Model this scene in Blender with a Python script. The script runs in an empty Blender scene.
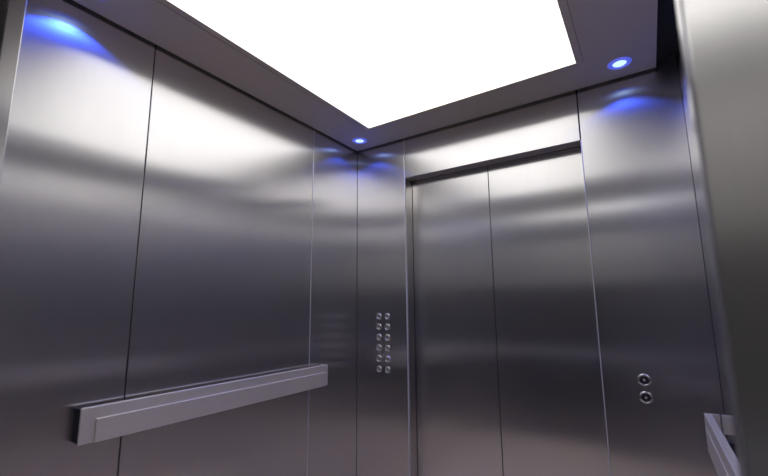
import bpy, bmesh, math
from mathutils import Vector, Matrix

C = bpy.context.scene.collection
W, D, HC, HT = 1.7555, 1.75, 2.30, 2.358     # cab width, depth, canopy underside, top ceiling
XA, XB, ZH = 0.3686, 1.3512, 2.0475          # door opening, head height
RX0, RX1 = 0.144, 1.586                      # rear opening

# ------------------------------------------------------------------ materials
def nt_mat(name):
    m = bpy.data.materials.new(name); m.use_nodes = True
    nt = m.node_tree; b = nt.nodes['Principled BSDF']
    return m, nt, b

def steel(name, col=(.60, .585, .57), rough=.30, aniso=.8, brush='Z', dust=.0, var=.03, diff=0.0, broad=0, broad_rough=.38):
    """brushed stainless steel, the grain running along `brush`"""
    m, nt, b = nt_mat(name)
    N, L = nt.nodes, nt.links
    b.inputs['Metallic'].default_value = 1.0 - diff
    b.inputs['Anisotropic'].default_value = aniso
    geo = N.new('ShaderNodeNewGeometry')
    ax = {'X': (1, 0, 0), 'Y': (0, 1, 0), 'Z': (0, 0, 1)}[brush]
    cr = N.new('ShaderNodeVectorMath'); cr.operation = 'CROSS_PRODUCT'
    L.new(geo.outputs['True Normal'], cr.inputs[0]); cr.inputs[1].default_value = Vector(ax) + Vector((.001, .0013, .0007))
    nm = N.new('ShaderNodeVectorMath'); nm.operation = 'NORMALIZE'
    L.new(cr.outputs[0], nm.inputs[0]); L.new(nm.outputs[0], b.inputs['Tangent'])
    # fine grain: noise stretched along the brushing
    mp = N.new('ShaderNodeMapping')
    s = {'X': (6, 420, 420), 'Y': (420, 6, 420), 'Z': (420, 420, 6)}[brush]
    mp.inputs['Scale'].default_value = s
    L.new(geo.outputs['Position'], mp.inputs['Vector'])
    n1 = N.new('ShaderNodeTexNoise'); n1.inputs['Scale'].default_value = 1; n1.inputs['Detail'].default_value = 3
    L.new(mp.outputs[0], n1.inputs['Vector'])
    # broad smudgy wear
    n2 = N.new('ShaderNodeTexNoise'); n2.inputs['Scale'].default_value = 5; n2.inputs['Detail'].default_value = 4
    L.new(geo.outputs['Position'], n2.inputs['Vector'])
    r = N.new('ShaderNodeMapRange'); r.inputs['From Min'].default_value = .3; r.inputs['From Max'].default_value = .7
    r.inputs['To Min'].default_value = rough * .95; r.inputs['To Max'].default_value = rough * 1.05
    mx = N.new('ShaderNodeMath'); mx.operation = 'ADD'
    h1 = N.new('ShaderNodeMath'); h1.operation = 'MULTIPLY'; h1.inputs[1].default_value = .5
    h2 = N.new('ShaderNodeMath'); h2.operation = 'MULTIPLY'; h2.inputs[1].default_value = .5
    L.new(n2.outputs['Fac'], h1.inputs[0]); L.new(n2.outputs['Fac'], h2.inputs[0])
    L.new(h1.outputs[0], mx.inputs[0]); L.new(h2.outputs[0], mx.inputs[1])
    L.new(mx.outputs[0], r.inputs['Value']); L.new(r.outputs[0], b.inputs['Roughness'])
    cm = N.new('ShaderNodeMapRange'); cm.inputs['From Min'].default_value = .25; cm.inputs['From Max'].default_value = .75
    cm.inputs['To Min'].default_value = 1 - var; cm.inputs['To Max'].default_value = 1 + var
    L.new(n1.outputs['Fac'], cm.inputs['Value'])
    vm = N.new('ShaderNodeVectorMath'); vm.operation = 'SCALE'; vm.inputs[0].default_value = col
    L.new(cm.outputs[0], vm.inputs['Scale']); L.new(vm.outputs[0], b.inputs['Base Color'])
    if broad:
        # second, softer lobe of the same metal: the shallow scatter between the scratches
        b2 = N.new('ShaderNodeBsdfPrincipled'); b2.inputs['Metallic'].default_value = 1.0 - diff
        b2.inputs['Roughness'].default_value = broad_rough; b2.inputs['Anisotropic'].default_value = .6
        L.new(nm.outputs[0], b2.inputs['Tangent']); L.new(vm.outputs[0], b2.inputs['Base Color'])
        mixs = N.new('ShaderNodeMixShader'); mixs.inputs[0].default_value = broad
        L.new(b.outputs[0], mixs.inputs[1]); L.new(b2.outputs[0], mixs.inputs[2])
        L.new(mixs.outputs[0], N['Material Output'].inputs['Surface'])
    return m

def plain(name, col, rough=.5, metal=0., noise=0., scale=8):
    m, nt, b = nt_mat(name)
    b.inputs['Roughness'].default_value = rough; b.inputs['Metallic'].default_value = metal
    if noise:
        N, L = nt.nodes, nt.links
        n = N.new('ShaderNodeTexNoise'); n.inputs['Scale'].default_value = scale; n.inputs['Detail'].default_value = 6
        g = N.new('ShaderNodeNewGeometry'); L.new(g.outputs['Position'], n.inputs['Vector'])
        r = N.new('ShaderNodeMapRange'); r.inputs['From Min'].default_value = .3; r.inputs['From Max'].default_value = .7
        r.inputs['To Min'].default_value = 1 - noise; r.inputs['To Max'].default_value = 1 + noise
        L.new(n.outputs['Fac'], r.inputs['Value'])
        v = N.new('ShaderNodeVectorMath'); v.operation = 'SCALE'; v.inputs[0].default_value = col
        L.new(r.outputs[0], v.inputs['Scale']); L.new(v.outputs[0], b.inputs['Base Color'])
    else:
        b.inputs['Base Color'].default_value = (*col, 1)
    return m

def glow(name, col, s):
    m, nt, b = nt_mat(name)
    b.inputs['Base Color'].default_value = (.8, .8, .8, 1); b.inputs['Roughness'].default_value = .4
    b.inputs['Emission Color'].default_value = (*col, 1); b.inputs['Emission Strength'].default_value = s
    return m

STEEL = (.69, .68, .675)
M_wall = steel('brushed_steel_wall', STEEL, .22, 1., 'Z', broad=.2)
M_door = steel('brushed_steel_door', STEEL, .22, 1., 'Z', broad=.2)
M_frame = steel('brushed_steel_frame', (.52, .50, .485), .32, .6, 'Z')
M_head = steel('brushed_steel_head', (.62, .59, .56), .42, .3, 'X', diff=.2)
M_canopy = steel('dark_brushed_canopy', (.86, .78, .66), .42, .2, 'Y', diff=.35)
M_strip = steel('canopy_strip', (.86, .78, .66), .42, .2, 'Y', diff=.35)
M_rail = steel('satin_steel_rail', (.86, .80, .69), .42, .4, 'Y', diff=.36)
M_post = steel('satin_steel_post', (.74, .73, .72), .25, .7, 'Z', diff=.2)
M_glint = steel('pale_edge_glint', (.80, .79, .78), .5, .2, 'Z', diff=.5)  # pale metal standing in for light caught on panel edges
M_bezel = plain('polished_bezel', (.75, .74, .75), .12, 1.)
M_cap = plain('satin_button_cap', (.72, .71, .72), .3, 1.)
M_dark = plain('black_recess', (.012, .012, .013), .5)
M_band = plain('dark_reflection_band', (.06, .058, .06), .5, 0, .2, 4)  # for unseen bands added to darken reflections in the steel
M_back = plain('dark_backing', (.02, .02, .021), .7)
M_roof = plain('dark_cab_roof', (.02, .02, .022), .6)
M_floor = plain('brown_grey_vinyl_floor', (.90, .73, .46), .5, 0, .2, 30)
M_lobfloor = plain('lobby_floor', (.07, .062, .06), .5, 0, .1, 6)
M_lobwall = plain('lobby_wall', (.78, .76, .75), .8, 0, .05, 3)
M_lobceil = plain('lobby_ceiling', (.30, .29, .28), .8, 0, .05, 3)
M_diff = glow('light_diffuser', (1, .98, .95), 1.6)
M_led = glow('blue_led_lens', (.46, .68, 1), 1.35)
M_ring = glow('blue_halo_ring', (.02, .07, 1), .55)  # trim ring, the halo round the lens put in as its own glow
M_lobl = glow('added_light_diffuser', (1, .985, .97), 2.4)  # unseen light added for a bright reflection on the post

# ------------------------------------------------------------------ mesh helpers
def box(bm, x0, x1, y0, y1, z0, z1):
    v = [bm.verts.new((x, y, z)) for x in (x0, x1) for y in (y0, y1) for z in (z0, z1)]
    for f in ((0, 1, 3, 2), (4, 6, 7, 5), (0, 4, 5, 1), (2, 3, 7, 6), (0, 2, 6, 4), (1, 5, 7, 3)):
        bm.faces.new([v[i] for i in f])
    return v

def bevel(bm, w, seg=2):
    if w: bmesh.ops.bevel(bm, geom=bm.edges[:], offset=w, segments=seg, profile=.5, affect='EDGES', clamp_overlap=True)

def obj(name, bm, mat, parent=None, smooth=False, loc=None):
    bmesh.ops.recalc_face_normals(bm, faces=bm.faces[:])
    me = bpy.data.meshes.new(name); bm.to_mesh(me); bm.free()
    me.materials.append(mat)
    if smooth:
        for p in me.polygons: p.use_smooth = True
    o = bpy.data.objects.new(name, me); C.objects.link(o)
    if parent: o.parent = parent
    if loc is not None: o.location = loc
    return o

def boxo(name, b, mat, parent=None, bev=0., seg=2):
    """box object; coordinates are world ones, parent offset removed"""
    bm = bmesh.new(); box(bm, *b); bevel(bm, bev, seg)
    if parent is not None:
        bmesh.ops.translate(bm, verts=bm.verts[:], vec=-parent.location)
    return obj(name, bm, mat, parent)

def lathe(prof, seg=40):
    """profile (r, h) spun about +Z"""
    bm = bmesh.new(); rings = []
    for r, h in prof:
        if r < 1e-6: rings.append([bm.verts.new((0, 0, h))])
        else: rings.append([bm.verts.new((r * math.cos(2 * math.pi * i / seg), r * math.sin(2 * math.pi * i / seg), h)) for i in range(seg)])
    for a, b in zip(rings[:-1], rings[1:]):
        for i in range(seg):
            j = (i + 1) % seg
            if len(a) == 1 and len(b) == 1: continue
            if len(a) == 1: bm.faces.new((a[0], b[i], b[j]))
            elif len(b) == 1: bm.faces.new((a[i], b[0], a[j]))
            else: bm.faces.new((a[i], b[i], b[j], a[j]))
    return bm

def empty(name, loc, label, cat, group=None):
    o = bpy.data.objects.new(name, None); C.objects.link(o); o.location = loc
    o.empty_display_size = .1
    o['label'] = label; o['category'] = cat
    if group: o['group'] = group
    return o

def struct(o): o['kind'] = 'structure'; return o

G = .0016   # half gap between wall panels
T = .012    # sheet thickness

# ------------------------------------------------------------------ the cab shell
struct(boxo('floor', (-.1, W + .1, -D - .30, .16, -.05, 0), M_floor))
struct(boxo('ceiling', (-.1, W + .1, -D - .01, .2, HT, HT + .05), M_roof))

def side_wall(name, x0, sgn):
    """x0 is the face plane, sgn the way the wall thickness goes"""
    a, b = sorted((x0 + sgn * T, x0 + sgn * .06))
    w = struct(boxo(name, (a, b, -D - .04, .03, 0, HT), M_back))
    for (ya, yb) in ((-D, -1.3316), (-1.3316, -.4209), (-.4209, 0)):
        a, b = sorted((x0, x0 + sgn * T))
        boxo('wall_panel', (a, b, ya + (G if ya > -D else 0), yb - (G if yb < 0 else .0008), .0, HT), M_wall, w, .0018)
    a, b = sorted((x0 + sgn * T, x0 - sgn * .0010))
    boxo('edge_glint', (a, b, -.4209 - .0012, -.4209 + .0012, 0, HT), M_glint, w, .0004)  # added bright line for the seam edge catching light
    return w
side_wall('wall_left', 0, -1)
side_wall('wall_right', W, 1)

# front wall: dark carrier, steel transom above the doors
wf = bmesh.new()
box(wf, -.012, XA - .02, T + .001, .05, 0, HT); box(wf, XB + .02, W + .012, T + .001, .05, 0, HT)
box(wf, XA - .02, XB + .02, T, .05, ZH + .012, HT)
wf = struct(obj('wall_front', wf, M_back))
boxo('transom_panel', (XA + .0006, XB - .0012, 0, T, ZH, HT), M_wall, wf, .0018)
# door frame: side reveals and head soffit
fr = struct(bpy.data.objects.new('trim_1', None)); C.objects.link(fr)
boxo('jamb', (XA - .02, XA, T + .0005, .0855, 0, ZH), M_frame, fr, .0006)
boxo('jamb', (XB, XB + .02, T + .0005, .0855, 0, ZH), M_frame, fr, .0006)
boxo('head', (XA - .02, XB + .02, T + .0005, .052, ZH, ZH + .011), M_head, fr, .0006)
boxo('door_track', (XA - .1, XB + .1, .055, .0855, ZH + .004, ZH + .03), M_head, fr)
boxo('sill', (XA, XB, .0, .125, 0, .006), M_frame, fr, .0006)
boxo('edge_glint', (XB - .0002, XB + .0032, -.0012, T, .007, ZH - .002), M_glint, fr, .0006)  # added bright lines for the lit edges of the opening
boxo('edge_glint', (XA - .0030, XA + .0002, -.0012, T, .007, HT - .001), M_glint, fr, .0006)
# doors: two centre-opening leaves
XS = .8615
d1 = struct(boxo('door_1', (XA - .06, XS - .0018, .0916, .118, .008, ZH + .07), M_door, None, .0012))
d2 = struct(boxo('door_2', (XS + .0018, XB + .06, .0916, .118, .008, ZH + .07), M_door, None, .0012))
struct(boxo('wall_shaft', (-.1, W + .1, .14, .16, 0, HT), M_back))

# rear: narrow return posts on both sides of the open rear entrance
wb = struct(bpy.data.objects.new('wall_back', None)); C.objects.link(wb)
boxo('return_post', (.0008, RX0, -D - .04, -D - .0005, 0, HT), M_post, wb, .003, 3)
boxo('return_post', (RX1, W - .0008, -D - .020, -D - .0005, 0, HT), M_post, wb, .0025, 3)

# ------------------------------------------------------------------ control panels in the front wall
def button_meshes(R):
    bez = lathe([(R * .66, .0), (R * .68, .0035), (R * .74, .0048), (R * .86, .0050), (R * .95, .0036), (R, .0)], 36)
    cap = lathe([(0, .0012), (R * .25, .0013), (R * .45, .0020), (R * .60, .0034), (R * .645, .0036), (R * .655, .0)], 36)
    return bez, cap
RZ = Matrix.Rotation(math.radians(90), 4, 'X')     # +Z -> -Y (towards the cab)

# left: full-height panel with twelve buttons
cp = empty('control_panel', ((.0 + XA) / 2, 0, 0),
           'full-height steel control panel with twelve round buttons in two columns, left of the doors', 'control panel')
boxo('faceplate', (.0008, XA - .0034, 0, T, 0, HT), M_wall, cp, .0018)
def put_button(parent, x, z, proto, R, kind):
    if proto is None:
        b0, c0 = button_meshes(R)
        for b in (b0, c0): bmesh.ops.transform(b, matrix=RZ, verts=b.verts[:])
        b = obj('button', b0, M_bezel, parent, True)
        c = obj('button_cap', c0, M_cap, b, True)
        if kind == 'key':
            k = lathe([(0, .0046), (R * .16, .0046), (R * .2, .004), (R * .2, .001)], 24)
            bmesh.ops.transform(k, matrix=RZ, verts=k.verts[:])
            obj('button_pip', k, M_bezel, b, True)
            c.data.materials[0] = M_dark
    else:
        b = proto.copy(); C.objects.link(b)
        for ch in proto.children:
            d = ch.copy(); C.objects.link(d); d.parent = b
        b.parent = parent
    b.location = (x - parent.location.x, 0, z)
    return b
proto = None
for i in range(6):
    for x in (.1680, .2300):
        z = 1.2051 - i * .0623
        b = put_button(cp, x, z, proto, .0205, 'floor')
        proto = proto or b

cq = empty('switch_panel', ((XB + W) / 2, 0, 0),
           'full-height steel panel right of the doors with two round buttons, one above the other', 'control panel')
boxo('faceplate', (XB + .0036, W - .0008, 0, T, 0, HT), M_wall, cq, .0018)
k = put_button(cq, 1.509, .9504, None, .025, 'key')
put_button(cq, 1.509, .8803, k, .025, 'key')

# ------------------------------------------------------------------ handrails
def handrail(x_wall, s, label, dz=0, off=0):
    """s = +1 when the rail stands off to +x; off = extra stand-off"""
    y0, y1 = -1.4763, -.3262
    zb, zt = .8419 + dz, .9503 + dz
    t = empty('handrail', (x_wall, (y0 + y1) / 2, zb), label, 'handrail', 'flat steel handrails on the side walls')
    X = lambda a, b: tuple(sorted((x_wall + s * a, x_wall + s * b)))
    boxo('rail_plate', (*X(.042 + off, .0499 + off), y0, y1, zb, zt), M_rail, t, .0012)
    boxo('grip_strip', (*X(.0500 + off, .0580 + off - (.005 if off else 0)), y0 + .042, y1 - .030, zb, zt - .037), M_rail, t, .0012)
    # folded ledge along the top and turned-back ends
    boxo('top_ledge', (*X(.030 + off, .0418 + off), y0 + .007, y1 - .0065, zt - .005, zt), M_rail, t, .001)
    boxo('wall_bracket', (*X(.0004, .020 + off * .6), y1 - .006, y1, zb + .05, zt), M_rail, t, .001)
    boxo('end_return', (*X(.0245 + off * .6, .0418 + off), y1 - .006, y1, zb + .05, zt), M_rail, t, .001)
    c = boxo('end_plate', (*X(.0004, .0418 + off), y0, y0 + .006, zb + .004, zt - .002), M_dark, t, .001)  # thin black plate across the near end
    c['label'] = 'black plate across the near end'
    for y in (y0 + .16, (y0 + y1) / 2, y1 - .16):
        boxo('bracket', (*X(.0004, .0418 + off), y - .02, y + .02, zb + .03, zb + .07), M_dark, t, .001)
    return t
handrail(0, 1, 'long flat steel handrail with stepped grip strip on the left wall')
handrail(W, -1, 'steel handrail on the right wall, partly hidden behind the near entrance post', -.040, .035)

# ------------------------------------------------------------------ suspended canopy, light, corner downlights
GX0, GX1, GY0, GY1 = .0147, 1.6761, -1.725, -.0201
LX0, LX1, LY0, LY1 = .2778, 1.3851, -1.50, -.2528
LEDS = [(.1279, -.1443), (1.5433, -.1443), (.1279, -1.593), (1.5433, -1.593)]
def canopy():
    """frame with a rectangular light opening; built as an XY plate with four round lamp holes"""
    bm = bmesh.new(); z0, z1 = HC, HC + .022
    SX = .030
    box(bm, GX0, LX0 - SX, GY0, GY1, z0, z1)
    box(bm, LX1 + SX, GX1, GY0, GY1, z0, z1)
    box(bm, LX0 - SX + .0002, LX1 + SX - .0002, LY1, GY1, z0, z1)
    box(bm, LX0 - SX + .0002, LX1 + SX - .0002, GY0, LY0, z0, z1)
    return bm
cn = obj('ceiling_canopy', canopy(), M_canopy)
cn['label'] = 'dark metal ceiling surround hanging around the large light panel'; cn['category'] = 'ceiling panel'

lp = empty('ceiling_light', ((LX0 + LX1) / 2, (LY0 + LY1) / 2, HC), 'large rectangular white glowing light panel filling the ceiling', 'ceiling light')
boxo('diffuser', (LX0, LX1, LY0 + .0005, LY1 - .0005, HC + .0015, HC + .010), M_diff, lp, 0)
boxo('side_strip', (LX0 - .0275, LX0 - .0004, LY0 + .0005, LY1 - .0005, HC + .001, HC + .012), M_strip, lp, .0006)
boxo('side_strip', (LX1 + .0004, LX1 + .0275, LY0 + .0005, LY1 - .0005, HC + .001, HC + .012), M_strip, lp, .0006)

RL = Matrix.Rotation(math.radians(180), 4, 'X')
names = ['small round blue-white downlight in the far left ceiling corner, beside the door wall',
         'small round blue-white downlight in the ceiling corner right of the light panel',
         'small round downlight in the near left ceiling corner', 'small round downlight in the near right ceiling corner']
protoL = None
for (x, y), lab in zip(LEDS, names):
    if protoL is None:
        t = empty('downlight', (x, y, HC), lab, 'downlight', 'blue corner downlights')
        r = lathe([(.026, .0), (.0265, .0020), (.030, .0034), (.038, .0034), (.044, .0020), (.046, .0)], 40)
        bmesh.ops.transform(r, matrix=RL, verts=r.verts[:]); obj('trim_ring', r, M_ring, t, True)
        l = lathe([(0, .0046), (.010, .0044), (.018, .0036), (.0235, .0022), (.0258, .0002)], 32)
        bmesh.ops.transform(l, matrix=RL, verts=l.verts[:]); obj('lens', l, M_led, t, True)
        protoL = t
    else:
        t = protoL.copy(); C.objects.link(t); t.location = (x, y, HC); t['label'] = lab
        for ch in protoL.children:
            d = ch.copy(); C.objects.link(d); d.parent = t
    sp = bpy.data.lights.new('downlight_beam', 'SPOT'); sp.energy = 10; sp.color = (.035, .10, 1)
    sp.spot_size = math.radians(120); sp.spot_blend = .25; sp.shadow_soft_size = .018
    so = bpy.data.objects.new('downlight_beam', sp); C.objects.link(so); so.location = (x, y, HC - .012)

# ------------------------------------------------------------------ the landing outside the open rear entrance
YL = -3.6
struct(boxo('floor_landing', (-2.2, 4.0, YL, -D - .31, -.05, -.002), M_lobfloor))
struct(boxo('ceiling_landing', (-2.2, 4.0, YL, -D - .05, 2.45, 2.50), M_lobceil))
struct(boxo('wall_landing_back', (-2.2, 4.0, YL - .06, YL, -.05, 2.5), M_lobwall))
struct(boxo('wall_landing_left', (-2.26, -2.2, YL, -D, -.05, 2.5), M_lobwall))
struct(boxo('wall_landing_right', (4.0, 4.06, YL, -D, -.05, 2.5), M_lobwall))
wl = bmesh.new()
box(wl, -2.2, -.07, -D - .04, -D + .02, 0, 2.5); box(wl, W + .07, 4.0, -D - .04, -D + .02, 0, 2.5)
box(wl, -.07, W + .07, -D - .04, -D + .02, HT + .06, 2.5)
struct(obj('wall_landing_front', wl, M_lobwall))
struct(boxo('added_band_2', (-2.2, 4.0, YL, YL + .03, 0, 1.55), M_band))  # unseen dark band added to darken the lower reflections
struct(boxo('added_band_3', (-2.2, 4.0, YL, YL + .03, 2.18, 2.45), M_band))  # unseen dark band added for a dark stripe reflected in the post
struct(boxo('added_band_4', (-2.2, 4.0, YL + .03, YL + .045, .60, .72), M_lobwall, None, .003))  # unseen pale band added for the bright line reflected in the doors
ll = empty('added_landing_light', (1.9, -3.3, 2.44), 'unseen ceiling light added on the landing to brighten the post reflection', 'ceiling light')
boxo('light_frame', (.4, 3.4, -3.53, -3.07, 2.438, 2.4495), M_strip, ll, .002)
boxo('light_diffuser', (.43, 3.37, -3.50, -3.10, 2.433, 2.438), M_lobl, ll)

# ------------------------------------------------------------------ world, camera, view
w = bpy.data.worlds.new('world'); bpy.context.scene.world = w; w.use_nodes = True
w.node_tree.nodes['Background'].inputs[0].default_value = (.05, .05, .06, 1)
w.node_tree.nodes['Background'].inputs[1].default_value = .3

cd = bpy.data.cameras.new('camera'); co = bpy.data.objects.new('camera', cd); C.objects.link(co)
r = Vector((0.83220954, 0.55440804, -0.00768112)); u = Vector((0.0916085, -0.12382217, 0.98806678)); f = Vector((-0.54684107, 0.82298226, 0.15383448))
m = Matrix((r, u, -f)).transposed().to_4x4(); m.translation = Vector((1.55599549, -2.03274699, 1.25468285))
co.matrix_world = m
cd.sensor_width = 36; cd.lens = 395.4834 / 768 * 36
cd.shift_x = (384 - 383.2842) / 768; cd.shift_y = (246.6874 - 238) / 768
cd.clip_start = .01; cd.clip_end = 50
cd.dof.use_dof = True; cd.dof.focus_distance = 2.1; cd.dof.aperture_fstop = 5
sc = bpy.context.scene; sc.camera = co
sc.view_settings.view_transform = 'Standard'; sc.view_settings.look = 'None'
sc.view_settings.exposure = 0; sc.view_settings.gamma = 1; sc.view_settings.use_curve_mapping = False
sc.cycles.max_bounces = 16; sc.cycles.glossy_bounces = 14; sc.cycles.diffuse_bounces = 5
sc.cycles.sample_clamp_indirect = 8
sc.cycles.use_denoising = True
